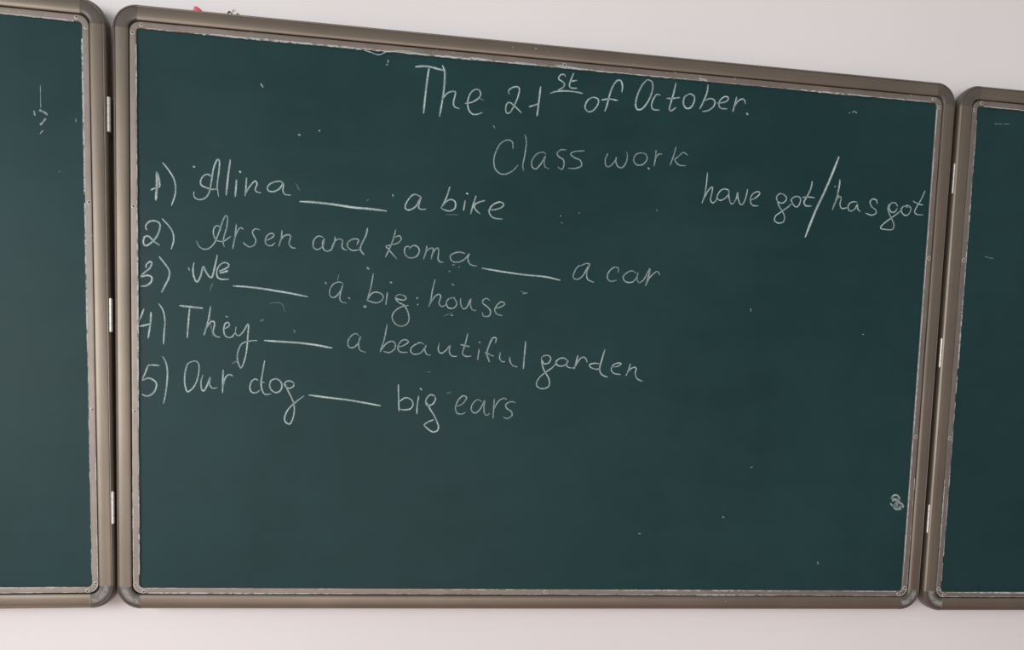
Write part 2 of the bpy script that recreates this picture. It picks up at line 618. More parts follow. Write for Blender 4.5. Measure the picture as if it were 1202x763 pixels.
# ---------------------------------------------------------------- the writing
WRITING_CENTRE = [
 ('chalk_numeral', 'chalk numeral one with a bracket', 0.75, [
   (5.4, '-681.9,740.6 -681.7,729.2 -682.2,713.0 -683.7,693.7'),
   (4.7, '-681.5,739.5 -678.1,727.1 -677.3,716.8'),
   (3.5, '-692.1,710.0 -684.3,714.0 -676.4,716.9'),
   (3.5, '-672.9,756.3 -662.8,744.3 -654.9,731.1 -652.0,717.4 -653.3,703.4 -658.8,686.8'),
 ]),
 ('chalk_word', 'white chalk name after numeral one', 0.75, [
   (3.5, '-622.4,712.5 -622.9,706.7 -619.7,701.5 -611.7,700.0 -603.7,704.0 -598.0,713.1 -594.6,730.7 -591.2,751.9 -586.6,765.0 -583.7,768.0 -581.4,763.0 -582.7,745.5 -584.9,729.1 -584.5,717.5 -582.6,707.1'),
   (3.5, '-592.3,736.7 -599.2,742.0 -606.0,740.4 -611.7,731.8 -610.6,723.8 -601.4,719.8 -592.3,718.1 -584.2,720.3'),
   (4.3, '-563.9,769.0 -567.5,742.0 -570.6,709.6'),
   (4.3, '-553.7,737.1 -554.6,724.2 -555.9,708.3'),
   (5.5, '-549.1,751.7 -546.8,748.6'),
   (3.5, '-537.5,741.3 -538.2,727.7 -539.7,710.8'),
   (3.5, '-539.7,713.1 -534.7,723.3 -526.6,734.4 -522.0,736.4 -520.3,731.3 -523.1,724.1 -521.2,719.1 -513.7,718.2'),
   (3.5, '-477.6,733.2 -480.0,738.4 -487.0,738.8 -497.5,734.8 -503.3,727.8 -500.9,722.1 -492.8,721.5 -483.4,726.9 -477.4,736.2 -476.9,732.0 -477.6,723.8 -474.0,718.1 -464.1,717.4'),
   (4.7, '-623.6,754.1 -621.3,751.5'),
 ]),
 ('chalk_blank', 'thick chalk blank line after numeral one', 0.85, [
   (5.1, '-449.9,707.9 -426.7,708.2 -393.4,706.8 -359.9,704.0 -332.9,703.5 -302.4,701.8'),
 ]),
 ('chalk_word', 'small chalk letter a before bike', 0.75, [
   (3.5, '-244.2,730.3 -256.9,732.8 -267.0,722.0 -271.2,710.0 -264.9,706.0 -253.1,712.9 -244.2,729.3 -246.4,720.1 -247.9,711.5 -242.7,708.5 -234.8,709.7'),
 ]),
 ('chalk_word', 'chalk word bike', 0.75, [
   (3.5, '-194.4,750.7 -200.1,731.7 -209.3,712.4'),
   (3.5, '-209.3,713.4 -199.9,724.9 -191.4,728.9 -184.3,724.3 -185.1,714.0 -194.3,709.0 -204.8,711.0 -209.3,713.4'),
   (3.5, '-167.0,728.8 -170.0,710.6'),
   (4.7, '-166.0,741.8 -161.7,739.7'),
   (3.5, '-148.1,738.6 -152.9,723.0 -157.0,706.4'),
   (3.5, '-132.1,731.2 -144.3,727.0 -151.1,720.7 -147.4,713.1 -140.2,707.8'),
   (3.5, '-126.4,715.2 -112.4,717.2 -101.9,722.0 -99.3,727.6 -107.5,730.2 -119.6,723.5 -124.6,712.9 -119.0,703.7 -108.4,701.3 -100.6,701.5'),
 ]),
 ('chalk_word', 'chalk word The in the date line', 0.75, [
   (4.7, '-259.1,946.6 -244.4,948.9 -231.7,948.6 -218.9,946.3 -209.9,945.1'),
   (4.7, '-235.4,946.5 -238.3,925.3 -241.1,895.3 -243.1,870.3'),
   (4.4, '-212.6,953.5 -208.5,942.7 -208.5,920.4 -211.2,895.3 -215.6,867.5'),
   (3.5, '-212.0,895.3 -205.0,905.8 -196.2,911.0 -189.2,910.9 -189.6,904.6 -191.9,894.4 -190.4,886.6 -181.2,883.3'),
   (3.5, '-171.7,893.1 -160.9,895.8 -149.4,903.0 -145.2,910.9 -148.5,917.6 -156.3,917.4 -163.8,909.3 -167.4,896.5 -165.7,884.1 -159.0,876.6 -149.9,876.6 -141.0,880.6'),
 ]),
 ('chalk_number', 'chalk number 21 in the date line', 0.75, [
   (3.5, '-94.9,914.6 -96.9,920.0 -91.4,926.0 -82.3,928.8 -77.7,925.4 -79.2,913.9 -84.0,900.9 -91.4,886.4 -97.3,882.7 -100.6,887.0 -99.6,897.1 -94.5,901.3 -86.5,896.9 -72.9,885.4'),
   (4.4, '-40.2,932.9 -41.5,917.1 -43.4,896.7 -45.0,882.1'),
   (3.5, '-60.1,896.6 -51.0,899.9 -43.7,903.0'),
 ]),
 ('chalk_superscript', 'raised chalk letters st, underlined', 0.75, [
   (3.5, '3.5,952.6 1.4,956.7 -5.2,955.6 -8.9,948.9 -2.1,944.5 2.0,941.0 -0.4,934.5 -9.5,929.4'),
   (3.5, '18.1,961.4 13.7,949.7 10.9,939.3 14.3,935.0 25.0,935.4'),
   (3.5, '11.2,945.6 24.5,948.8'),
   (3.5, '-23.1,922.7 -12.1,926.7 3.8,929.0 22.6,928.9 35.5,927.4'),
 ]),
 ('chalk_word', 'chalk word of in the date line', 0.75, [
   (3.5, '52.4,921.9 44.5,916.2 40.4,904.3 46.6,897.2 56.0,900.5 63.6,911.4 64.1,919.1 57.7,922.4 52.4,921.9'),
   (4.1, '106.0,935.4 106.9,945.7 103.2,955.1 95.7,953.7 88.1,941.5 83.3,925.8 79.9,910.2 76.3,900.1'),
   (3.5, '69.5,919.0 83.5,922.0 99.3,920.7'),
 ]),
 ('chalk_word', 'chalk word October with a full stop', 0.75, [
   (4.1, '151.3,961.0 142.2,950.0 134.8,932.7 132.2,917.1 135.9,908.4 145.4,911.0 155.7,925.5 161.8,942.7 161.7,955.5 156.8,960.2 151.3,961.0'),
   (3.5, '177.2,936.3 170.3,937.0 163.9,927.4 161.6,916.9 165.5,910.8 177.1,910.5'),
   (4.1, '205.0,960.6 201.7,943.5 197.1,925.1 194.9,914.5 197.8,910.9 207.2,917.6'),
   (3.5, '188.5,932.1 198.2,932.4 213.3,935.4'),
   (4.1, '229.6,942.8 221.6,936.1 220.8,924.4 226.7,917.7 234.9,920.4 240.5,931.3 239.5,940.2 232.3,943.5 229.6,942.8'),
   (4.1, '264.8,962.4 263.6,948.8 256.8,930.0 251.2,918.6'),
   (3.5, '260.8,934.3 270.4,938.4 278.4,935.7 278.0,926.6 268.7,918.0 256.2,914.4'),
   (3.5, '282.5,931.6 293.2,933.1 302.0,936.9 303.9,943.1 296.8,943.8 288.7,936.6 287.3,927.4 292.3,923.1 303.6,923.0'),
   (4.0, '320.1,945.7 317.2,932.4 313.8,918.6'),
   (3.5, '316.1,927.1 322.6,938.1 330.8,942.7 335.2,940.5 337.0,934.6'),
   (5.1, '340.4,919.2 342.9,915.4'),
 ]),
 ('chalk_word', 'chalk word Class', 0.52, [
   (3.2, '-85.5,822.8 -87.4,834.8 -96.9,837.1 -109.2,828.6 -118.0,808.3 -117.4,790.2 -109.3,780.2 -98.2,778.8 -85.8,784.9 -75.2,796.3'),
   (3.2, '-65.3,849.2 -62.3,836.7 -64.1,815.4 -67.3,796.9 -65.4,786.4'),
   (3.2, '-26.8,818.2 -31.7,821.5 -42.7,817.6 -51.1,805.7 -50.8,795.1 -43.4,791.9 -34.2,802.4 -27.3,815.1 -29.5,805.8 -27.6,796.8 -20.2,793.6'),
   (3.2, '9.5,828.5 -0.1,827.8 -6.8,821.2 -2.8,815.4 4.7,811.4 6.3,802.3 2.8,794.4 -4.4,797.9'),
   (3.2, '42.5,829.5 24.0,826.6 17.8,821.5 26.0,816.0 35.8,812.2 37.8,803.1 26.7,797.7 13.9,797.4'),
 ]),
 ('chalk_word', 'chalk word work', 0.52, [
   (3.2, '85.3,828.2 80.9,817.0 83.0,806.4 89.5,806.0 98.2,815.3 101.1,823.2 100.5,813.9 105.8,805.9 113.9,806.5 120.0,816.9 121.1,827.8 119.2,833.8'),
   (3.2, '148.7,834.5 137.4,830.5 132.9,820.9 138.2,812.6 149.7,813.5 157.5,822.8 155.4,831.3 147.0,834.4'),
   (4.7, '160.4,809.3 162.9,805.1'),
   (3.2, '173.7,841.0 173.1,827.0 171.2,812.0'),
   (3.2, '172.2,823.9 178.4,833.6 185.9,834.2'),
   (3.2, '210.7,849.1 206.6,832.6 200.8,815.1'),
   (3.2, '233.0,836.2 224.5,840.2 214.9,831.7 209.5,826.6 217.3,817.9 230.7,817.3'),
 ]),
 ('chalk_word', 'chalk word have', 0.75, [
   (3.2, '272.1,809.0 271.1,788.7 269.1,769.5 264.4,753.2'),
   (3.2, '265.9,757.4 273.9,774.6 279.9,782.2 283.2,782.4 281.8,770.4 280.3,760.7 284.7,755.1 291.3,760.3'),
   (3.2, '291.3,760.3 293.3,770.0 299.2,778.8 307.3,781.7 314.6,778.6 312.6,770.1 302.8,761.8 295.1,761.8 292.2,767.5'),
   (3.2, '314.6,778.6 315.2,767.9 319.8,756.2 324.8,757.8'),
   (3.2, '324.8,757.8 329.5,766.5 331.4,777.4 332.8,766.7 337.8,756.3 342.9,757.8 347.4,768.9 350.4,784.7'),
   (3.2, '356.7,764.8 366.7,770.3 374.1,778.0 370.0,781.3 361.2,777.1 356.5,768.3 358.3,758.9 363.7,755.6 372.3,756.2'),
 ]),
 ('chalk_word', 'chalk word got left of the slash', 0.75, [
   (3.2, '420.9,780.0 413.0,780.7 406.9,774.2 410.0,766.0 419.3,764.2 426.2,770.7 425.0,776.7 418.2,780.3'),
   (3.2, '407.8,771.9 411.7,760.0 420.2,748.5 424.8,739.1 422.7,730.5 413.7,727.5 405.6,731.8 407.6,740.4 417.6,748.3 430.2,757.7 438.8,766.7'),
   (3.2, '438.8,766.7 435.1,770.1 440.8,776.5 449.9,777.7 454.2,772.6 451.4,762.7 445.9,758.7 438.9,764.3 437.2,770.2'),
   (4.0, '474.8,807.5 472.6,793.3 465.7,778.2 461.1,768.2 465.4,762.4 476.8,762.7'),
   (3.2, '457.3,776.9 468.3,778.4 481.6,777.9'),
 ]),
 ('chalk_slash', 'long thick chalk slash between two phrases', 0.85, [
   (5.7, '524.4,855.6 513.7,825.3 500.2,790.3 484.1,752.7 467.4,705.2'),
 ]),
 ('chalk_word', 'chalk word has', 0.75, [
   (4.1, '529.1,814.7 528.6,802.1 524.8,779.9 517.8,758.1'),
   (3.2, '518.7,759.9 526.2,779.9 530.4,783.9 534.1,780.5 532.2,769.4 536.7,762.3 547.3,764.3'),
   (3.2, '526.0,793.3 527.1,786.1 529.1,780.1'),
   (4.1, '519.6,801.9 521.3,800.1'),
   (3.2, '566.7,775.4 558.6,776.0 550.8,771.8 548.7,764.4 553.1,758.5 562.2,762.8 566.9,771.7 568.4,763.2 574.6,758.7'),
   (3.2, '606.4,774.4 604.8,781.6 597.1,783.6 592.1,778.3 595.4,769.9 603.9,764.4 605.7,758.3 596.6,754.0 584.2,756.9'),
 ]),
 ('chalk_word', 'chalk word got right of the slash', 0.75, [
   (3.2, '648.1,773.5 643.6,779.3 635.4,778.8 631.1,771.1 635.3,762.7 643.4,763.3 648.3,771.0'),
   (3.2, '630.6,777.2 628.6,768.5 632.9,757.7 639.1,748.2 643.4,738.5 640.5,730.4 628.2,729.6 616.7,731.4 622.0,739.6 637.5,751.8 652.9,763.9 660.3,774.3'),
   (3.2, '660.3,774.3 669.8,776.2 675.7,770.4 672.3,761.5 665.7,757.8 658.6,761.8 655.8,769.1 661.6,774.9 668.7,772.4'),
   (3.2, '702.2,806.3 694.8,789.0 687.6,776.1 683.5,765.9 688.8,761.3 701.2,761.2'),
   (3.2, '678.6,785.4 688.6,781.2 699.7,779.4'),
 ]),
 ('chalk_numeral', 'chalk numeral two with a bracket', 0.75, [
   (4.0, '-698.2,644.3 -700.0,650.6 -695.0,657.8 -686.3,660.4 -677.6,656.4 -678.1,645.6 -683.9,632.5 -692.6,622.9 -700.1,618.6 -703.8,623.5 -701.8,632.6 -695.1,634.3 -687.6,627.1 -677.7,620.5'),
   (3.5, '-673.8,664.8 -662.6,653.0 -656.4,641.9 -655.5,629.1 -659.5,614.7'),
 ]),
 ('chalk_word', 'first white chalk name after numeral two', 0.58, [
   (3.2, '-618.8,631.9 -615.0,623.8 -607.4,618.6 -597.3,621.0 -588.4,631.9 -580.9,651.8 -575.8,667.6 -571.3,676.2 -568.2,673.3 -569.5,657.7 -573.7,641.9 -575.2,631.4 -573.2,624.6'),
   (3.2, '-578.3,652.0 -583.4,658.9 -589.7,655.1 -591.0,644.7 -585.9,634.7 -575.7,633.5 -568.1,638.4 -562.5,642.6'),
   (3.2, '-553.7,663.9 -555.9,643.0 -559.9,621.5'),
   (3.2, '-556.7,637.8 -552.9,649.7 -547.3,657.8 -542.2,655.5'),
   (3.2, '-515.0,656.0 -522.2,657.6 -527.3,652.6 -525.2,646.2 -521.6,638.6 -524.1,630.7 -532.3,626.8 -541.3,632.2 -541.3,634.0'),
   (3.2, '-507.2,638.2 -497.7,642.7 -491.8,648.3 -495.2,652.0 -502.9,647.6 -506.2,639.6 -504.0,632.4 -496.3,631.1 -489.9,636.2'),
   (3.2, '-478.4,658.3 -479.6,645.2 -483.9,630.5'),
   (3.2, '-482.1,638.5 -475.7,648.0 -468.0,651.1 -464.1,648.7 -466.6,636.8 -462.6,630.5 -455.3,629.1'),
 ]),
 ('chalk_numeral', 'chalk numeral three with a bracket', 0.75, [
   (4.1, '-699.5,582.2 -699.0,587.9 -692.8,592.9 -690.3,589.7 -694.1,581.7 -702.8,573.5 -707.8,567.3 -696.6,570.0 -690.4,566.5 -692.2,558.6 -700.4,552.2 -709.6,551.7'),
   (4.0, '-679.0,602.4 -667.8,588.4 -662.1,578.4 -663.6,566.7 -669.2,554.7 -675.2,542.7'),
 ]),
 ('chalk_word', 'chalk word We', 0.75, [
   (4.1, '-622.6,595.4 -624.3,581.9 -621.8,569.0 -617.5,563.5 -612.4,572.1 -607.4,589.3 -603.6,581.7 -598.5,574.2 -593.4,572.7 -589.6,586.4 -584.6,610.1'),
   (3.5, '-582.0,583.0 -568.0,590.3 -566.0,595.6 -573.1,598.3 -580.7,593.5 -585.3,584.1 -584.5,573.7 -578.1,570.1 -565.4,570.9'),
   (4.7, '-580.7,580.4 -566.7,584.6'),
   (3.5, '-631.1,586.6 -630.1,581.5'),
 ]),
 ('chalk_blank', 'chalk blank line after numeral three', 0.85, [
   (4.3, '-558.9,560.0 -537.1,559.6 -513.9,558.2 -490.5,555.8 -464.5,552.7 -434.3,548.2'),
 ]),
 ('chalk_word', 'chalk word and between two names', 0.58, [
   (3.2, '-409.3,650.4 -417.6,652.0 -424.9,645.3 -426.4,634.2 -420.0,629.1 -410.5,635.1 -407.9,647.7 -410.6,640.7 -409.1,631.1 -403.5,627.3 -396.7,630.5'),
   (3.2, '-389.3,653.0 -390.8,641.9 -395.3,631.4 -399.4,627.5'),
   (3.2, '-395.3,633.3 -390.0,644.7 -383.2,649.2 -377.1,646.9 -378.0,637.1 -374.6,632.6 -369.1,631.3'),
   (3.2, '-352.6,641.4 -350.0,649.9 -358.3,650.8 -367.9,644.7 -367.8,636.4 -359.4,631.3 -348.3,633.4'),
   (4.0, '-334.8,671.1 -337.6,657.6 -344.3,643.3 -346.4,633.5 -339.8,624.7'),
 ]),
 ('chalk_word', 'second white chalk name after numeral two', 0.58, [
   (3.2, '-286.2,671.4 -291.4,652.1 -298.1,635.0 -303.5,623.0'),
   (3.2, '-287.3,658.0 -280.3,661.2 -276.8,655.8 -282.9,648.5 -296.8,644.0 -302.4,641.7 -296.7,635.1 -283.7,621.4'),
   (3.2, '-260.2,642.3 -265.3,644.0 -270.1,640.9 -269.9,631.1 -262.7,624.6 -251.4,626.6 -245.3,635.4 -247.5,643.7 -256.0,645.9 -263.0,639.4'),
   (3.2, '-232.0,647.4 -234.0,636.1 -237.7,623.2'),
   (3.2, '-236.6,626.1 -231.8,639.0 -223.4,643.7 -220.5,641.1 -223.1,631.1 -224.0,624.0'),
   (3.2, '-223.1,631.1 -217.6,641.3 -212.6,644.4 -211.3,637.4 -212.1,626.1 -208.6,620.7 -202.0,620.5'),
   (3.2, '-164.5,637.4 -174.7,639.6 -186.1,636.1 -191.1,630.2 -185.7,622.6 -174.2,622.7 -164.3,629.0 -157.4,637.8 -160.0,629.2 -155.4,619.6 -146.7,617.3 -142.3,617.5'),
 ]),
 ('chalk_blank', 'chalk blank line after numeral two', 0.8, [
   (4.0, '-134.5,614.1 -103.5,610.6 -60.6,607.0 -20.5,605.4 7.6,600.7'),
 ]),
 ('chalk_word', 'small chalk letter a before car', 0.58, [
   (3.2, '40.8,629.9 33.4,619.0 30.7,607.4 38.6,604.2 47.8,610.7 56.5,626.3 60.1,631.9 53.1,633.0 40.9,626.9'),
   (3.2, '60.1,631.9 55.3,617.2 57.4,605.2 69.5,600.5'),
 ]),
 ('chalk_word', 'chalk word car', 0.58, [
   (3.2, '112.9,620.5 113.2,628.1 105.2,629.1 96.1,621.0 93.4,610.3 100.0,604.0 110.9,606.7'),
   (3.2, '146.9,620.9 138.7,625.0 127.8,619.8 122.8,611.9 128.5,604.6 141.2,605.3 148.7,614.9 150.0,622.6 148.9,610.3 153.1,603.9'),
   (3.2, '153.1,603.9 161.7,611.0 171.9,631.4'),
   (4.1, '172.9,630.6 169.5,614.5 165.4,599.6'),
   (3.2, '166.0,601.5 172.7,614.7 181.9,624.4 187.2,626.2 191.7,620.3'),
 ]),
 ('chalk_word', 'small chalk letter a before big house', 0.58, [
   (3.2, '-374.7,573.9 -382.0,576.4 -392.0,571.5 -397.6,561.1 -396.0,551.0 -388.8,549.9 -380.3,559.1 -375.5,571.0 -378.8,559.2 -380.1,547.4 -375.7,541.8 -368.4,541.3'),
 ]),
 ('chalk_word', 'chalk word big before house', 0.58, [
   (3.2, '-323.5,594.2 -327.2,572.1 -333.5,546.1'),
   (3.2, '-333.5,547.0 -326.4,559.0 -317.7,562.4 -307.4,558.6 -307.2,549.8 -317.4,544.0 -329.1,546.3 -333.5,547.0'),
   (3.2, '-298.7,563.4 -301.2,541.3'),
   (5.1, '-294.9,581.5 -291.3,579.4'),
   (3.2, '-285.3,556.2 -278.0,560.7 -269.1,558.3 -266.0,553.4 -271.9,551.1 -280.8,552.6 -285.2,554.5 -279.2,546.8 -268.7,541.5 -261.0,525.7 -262.2,512.3 -272.4,505.9 -284.3,509.7 -289.9,521.3 -284.8,531.8 -273.1,539.8 -261.3,542.5'),
 ]),
 ('chalk_word', 'chalk word house', 0.58, [
   (3.2, '-216.3,590.0 -220.4,572.1 -222.9,554.2 -226.2,541.6'),
   (3.2, '-225.1,545.2 -217.1,558.9 -209.7,564.4 -205.8,561.0 -208.5,549.0 -203.2,543.4 -197.3,546.6'),
   (3.2, '-181.2,560.8 -191.6,557.3 -195.9,549.7 -191.2,541.6 -182.2,542.1 -177.2,549.2 -181.1,557.9 -185.7,560.6'),
   (3.2, '-170.6,559.9 -170.3,549.5 -165.6,541.7 -159.6,544.1 -155.3,553.3 -152.5,559.4 -153.1,548.9 -148.9,540.2 -141.9,540.0'),
   (3.2, '-119.1,558.1 -123.7,561.8 -130.3,559.0 -131.1,553.0 -123.3,547.5 -117.0,540.3 -119.2,531.2 -128.9,530.7 -131.5,536.6'),
   (3.2, '-108.0,544.7 -97.4,548.8 -91.5,553.6 -97.7,557.2 -105.1,551.4 -109.4,542.2 -104.6,534.9 -95.4,533.0'),
 ]),
 ('chalk_numeral', 'chalk numeral four with a bracket', 0.75, [
   (4.1, '-703.2,514.2 -708.1,501.5 -711.8,492.5 -711.0,484.9 -691.1,490.0'),
   (4.4, '-691.9,509.7 -693.1,490.5 -696.9,465.1'),
   (3.5, '-679.6,524.2 -672.5,512.2 -669.7,494.6 -671.2,473.7 -672.1,456.4'),
 ]),
 ('chalk_word', 'chalk word They', 0.75, [
   (4.4, '-646.7,522.4 -629.5,521.2 -607.8,519.9'),
   (4.1, '-629.5,520.3 -631.8,493.4 -633.8,468.9'),
   (3.5, '-595.4,524.4 -599.1,501.0 -606.4,474.3'),
   (3.5, '-603.5,484.3 -596.2,496.6 -590.4,498.4 -589.0,492.5 -591.3,480.4 -586.0,473.2 -580.2,472.6'),
   (3.5, '-572.9,486.7 -565.1,492.2 -566.3,498.1 -572.1,494.8 -573.8,482.8 -570.0,473.9 -561.2,473.4 -555.4,480.6'),
   (3.5, '-553.4,491.2 -554.5,480.7 -549.5,476.4 -542.2,482.7 -533.5,496.7 -534.0,477.1 -536.2,449.9 -540.5,431.5 -545.5,421.6 -550.8,434.1 -550.3,449.2 -543.6,463.1 -530.4,468.2 -518.6,469.7'),
 ]),
 ('chalk_blank', 'chalk blank line after numeral four', 0.85, [
   (4.4, '-506.8,470.2 -480.1,469.6 -450.3,468.8 -420.3,466.5 -391.6,462.3'),
 ]),
 ('chalk_word', 'small chalk letter a before beautiful garden', 0.58, [
   (3.2, '-346.7,486.1 -352.9,489.4 -361.9,482.3 -365.4,472.9 -363.1,465.4 -355.5,465.1 -348.0,472.2 -343.7,484.7 -346.5,475.3 -344.8,461.6 -334.0,457.4'),
 ]),
 ('chalk_word', 'chalk word beautiful', 0.58, [
   (3.2, '-298.2,508.3 -302.3,483.5 -309.5,459.4'),
   (3.2, '-308.9,460.1 -300.6,472.8 -291.4,478.4 -284.6,476.6 -283.5,467.4 -292.6,459.2 -303.4,460.3'),
   (3.2, '-278.9,469.1 -268.2,472.7 -260.6,479.2 -266.8,482.7 -274.5,478.6 -278.9,467.6 -274.1,460.7 -261.7,460.6'),
   (3.2, '-232.5,475.9 -240.4,478.6 -252.6,471.9 -256.5,463.9 -250.8,458.0 -238.4,461.0 -229.4,474.4 -231.7,466.6 -227.4,458.4 -221.2,457.7'),
   (3.2, '-206.1,480.2 -207.9,467.6 -202.5,461.6 -194.7,466.7 -187.1,475.7 -188.4,465.4 -183.5,457.8 -174.1,457.6'),
   (3.2, '-156.2,498.7 -160.4,479.1 -164.7,463.3 -158.3,458.2 -148.8,459.3'),
   (3.2, '-169.3,478.7 -152.4,475.4'),
   (3.2, '-134.9,472.4 -137.5,452.9'),
   (4.1, '-136.2,484.9 -133.6,483.1'),
   (4.1, '-106.6,483.1 -105.3,492.6 -111.6,492.3 -117.6,479.5 -121.3,465.2 -118.5,455.9 -115.8,449.7'),
   (3.2, '-125.2,466.6 -117.2,463.8 -109.1,460.4'),
   (3.2, '-97.2,467.8 -97.8,456.8 -92.8,451.6 -88.0,451.8'),
   (3.2, '-80.3,460.7 -78.4,451.3 -73.4,445.2 -65.3,443.3'),
   (4.1, '-51.7,490.3 -53.1,466.6 -54.5,440.2'),
 ]),
 ('chalk_word', 'chalk word garden', 0.75, [
   (3.2, '-19.9,455.5 -22.3,460.8 -16.9,465.4 -8.1,465.7 -5.0,459.4 -8.8,452.8 -16.4,450.9 -21.1,457.6 -20.1,449.0 -16.0,438.4 -9.0,427.8 -5.8,419.3 -7.2,410.5 -17.0,406.2 -27.1,408.7 -29.6,416.2 -23.3,427.3 -12.6,436.4 0.3,446.6 7.7,457.8'),
   (3.2, '26.6,457.5 19.7,462.6 10.9,461.2 4.9,455.5 8.0,449.1 18.0,448.5 24.5,452.6 27.7,458.6 24.5,452.6 27.0,446.7 33.7,445.4'),
   (3.2, '45.1,469.1 42.2,458.2 38.7,443.2'),
   (3.2, '33.7,445.4 39.3,447.2 46.6,459.4 53.1,465.6 58.7,464.3 62.8,456.9'),
   (3.2, '84.9,455.2 75.9,455.7 67.0,452.7 70.6,447.4 80.8,445.0 87.0,447.0'),
   (3.8, '94.6,481.7 90.1,464.6 86.3,449.1 87.8,439.3 93.7,434.1 101.7,431.8'),
   (3.2, '112.2,450.2 121.1,452.7 126.0,456.9 120.9,458.2 112.0,454.6 107.8,446.7 112.7,439.3 125.9,437.2'),
   (3.2, '143.6,458.1 140.7,447.0 136.0,435.4'),
   (3.2, '137.6,439.2 143.0,447.1 149.6,451.3 154.9,449.8 153.6,439.8 157.4,431.2 167.9,426.5'),
 ]),
 ('chalk_numeral', 'chalk numeral five with a bracket', 0.75, [
   (3.5, '-678.4,420.0 -688.5,420.7 -697.3,420.0'),
   (3.5, '-697.3,419.3 -701.1,408.6 -706.9,394.4'),
   (4.1, '-706.9,393.9 -696.1,398.3 -686.1,393.4 -683.6,385.6 -688.7,373.5 -698.8,367.8 -707.6,370.7'),
   (3.5, '-674.0,436.0 -668.3,425.7 -665.8,408.7 -667.1,387.5 -669.7,368.9 -672.3,356.1'),
 ]),
 ('chalk_word', 'chalk word Our', 0.75, [
   (3.5, '-623.9,430.2 -632.8,424.6 -637.1,409.9 -637.9,394.0 -635.3,380.8 -632.0,377.7 -622.6,386.6 -616.2,402.8 -614.2,421.4 -617.5,429.2 -623.9,430.2'),
   (3.5, '-608.0,407.1 -611.1,395.0 -609.8,381.8 -605.9,380.6 -600.8,390.1 -596.2,403.6 -597.0,391.6 -591.8,385.1 -584.1,386.7'),
   (4.1, '-574.6,417.7 -575.1,399.1 -575.6,377.7'),
   (3.5, '-575.1,388.4 -571.3,403.2 -564.8,409.6 -558.4,407.2'),
 ]),
 ('chalk_word', 'chalk word dog', 0.75, [
   (3.5, '-516.8,401.4 -520.7,403.9 -527.2,399.6 -530.3,388.8 -527.1,380.9 -519.3,380.3 -513.3,384.9'),
   (3.5, '-505.8,436.0 -509.1,415.1 -511.5,396.2 -508.8,382.9 -503.6,377.7 -494.4,379.4'),
   (3.5, '-513.4,400.7 -505.5,397.5'),
   (3.5, '-486.7,405.2 -494.6,402.2 -497.1,392.7 -493.1,384.8 -485.2,381.6 -477.4,388.1 -477.5,398.9 -484.1,404.8 -490.7,405.6'),
   (3.5, '-456.5,399.7 -464.4,402.9 -470.9,399.9 -472.2,395.0 -465.6,389.9 -457.7,392.9 -455.7,399.7'),
   (3.5, '-471.5,399.1 -468.2,389.8 -460.2,373.9 -456.1,363.2 -455.2,349.7 -458.5,334.7 -463.7,327.7 -470.9,332.9 -471.0,341.0 -465.3,353.4 -454.8,364.6 -439.0,377.9'),
 ]),
 ('chalk_blank', 'chalk blank line after numeral five', 0.85, [
   (4.4, '-431.0,379.6 -400.0,376.4 -367.0,373.6 -337.2,369.7 -306.5,365.0'),
 ]),
 ('chalk_word', 'chalk word big before ears', 0.75, [
   (3.5, '-276.5,403.9 -275.7,380.3 -274.5,356.7'),
   (3.5, '-274.5,373.6 -263.9,380.7 -253.7,377.7 -250.2,369.4 -255.1,361.4 -266.8,359.3 -273.6,360.8'),
   (3.5, '-240.4,385.0 -242.7,367.9 -243.1,352.7'),
   (4.4, '-238.4,398.6 -235.2,395.3'),
   (3.5, '-211.7,386.0 -220.2,387.4 -227.4,378.7 -225.8,369.2 -216.4,370.6 -210.5,379.9 -212.7,386.7'),
   (4.0, '-227.3,375.3 -219.6,362.0 -211.8,350.3 -204.6,333.5 -205.7,324.9 -213.5,321.9 -222.1,326.1 -230.4,333.7'),
   (3.5, '-230.4,333.7 -222.4,339.7 -213.0,343.4'),
 ]),
 ('chalk_word', 'chalk word ears', 0.58, [
   (3.2, '-172.0,368.7 -161.9,374.2 -155.3,384.7 -161.6,387.9 -169.6,380.7 -174.7,366.9 -171.7,356.8 -163.1,355.4 -156.3,359.0'),
   (3.2, '-127.6,378.8 -136.3,381.9 -144.7,373.1 -146.1,362.8 -139.1,357.9 -130.6,365.0 -122.5,380.7 -123.8,368.7 -121.8,356.7 -116.5,355.2 -113.2,358.8'),
   (3.2, '-105.3,384.8 -105.9,369.3 -106.7,349.3'),
   (3.2, '-105.8,365.9 -98.2,379.9 -88.0,386.4 -82.7,383.9'),
   (3.2, '-66.9,379.3 -75.6,380.7 -84.2,375.2 -82.2,368.4 -74.4,363.5 -72.1,356.7 -79.9,350.2 -88.0,352.0'),
 ]),
 ('chalk_smudge', 'small white chalk smudge near the lower right corner', 0.75, [
   (4.7, '677.1,221.6 683.9,226.7 691.1,225.2 695.2,218.6'),
   (6.3, '679.4,215.0 686.3,218.4 693.8,213.6'),
   (5.4, '685.3,208.4 692.2,211.9 701.4,208.7 703.7,202.0'),
   (4.7, '684.0,201.7 691.4,198.5 700.2,200.3'),
   (3.8, '676.1,211.6 680.1,204.9'),
   (4.7, '688.3,215.1 690.9,205.1'),
 ]),
 ('chalk_specks', 'scattered chalk specks', 0.5, [
   (4.7, '-515.4,897.0 -511.2,890.5'),
   (4.7, '-453.4,818.6 -449.1,817.6'),
   (4.7, '-419.6,828.3 -416.7,827.1'),
   (3.2, '-304.5,954.6 -305.9,948.8'),
   (2.5, '-308.7,945.8 -304.4,946.2'),
   (2.8, '544.5,936.7 549.4,938.6 554.7,936.0'),
   (2.5, '537.9,934.6 541.1,936.4'),
   (3.2, '35.9,721.0 38.3,720.4'),
   (3.2, '2.8,714.3 4.4,712.9'),
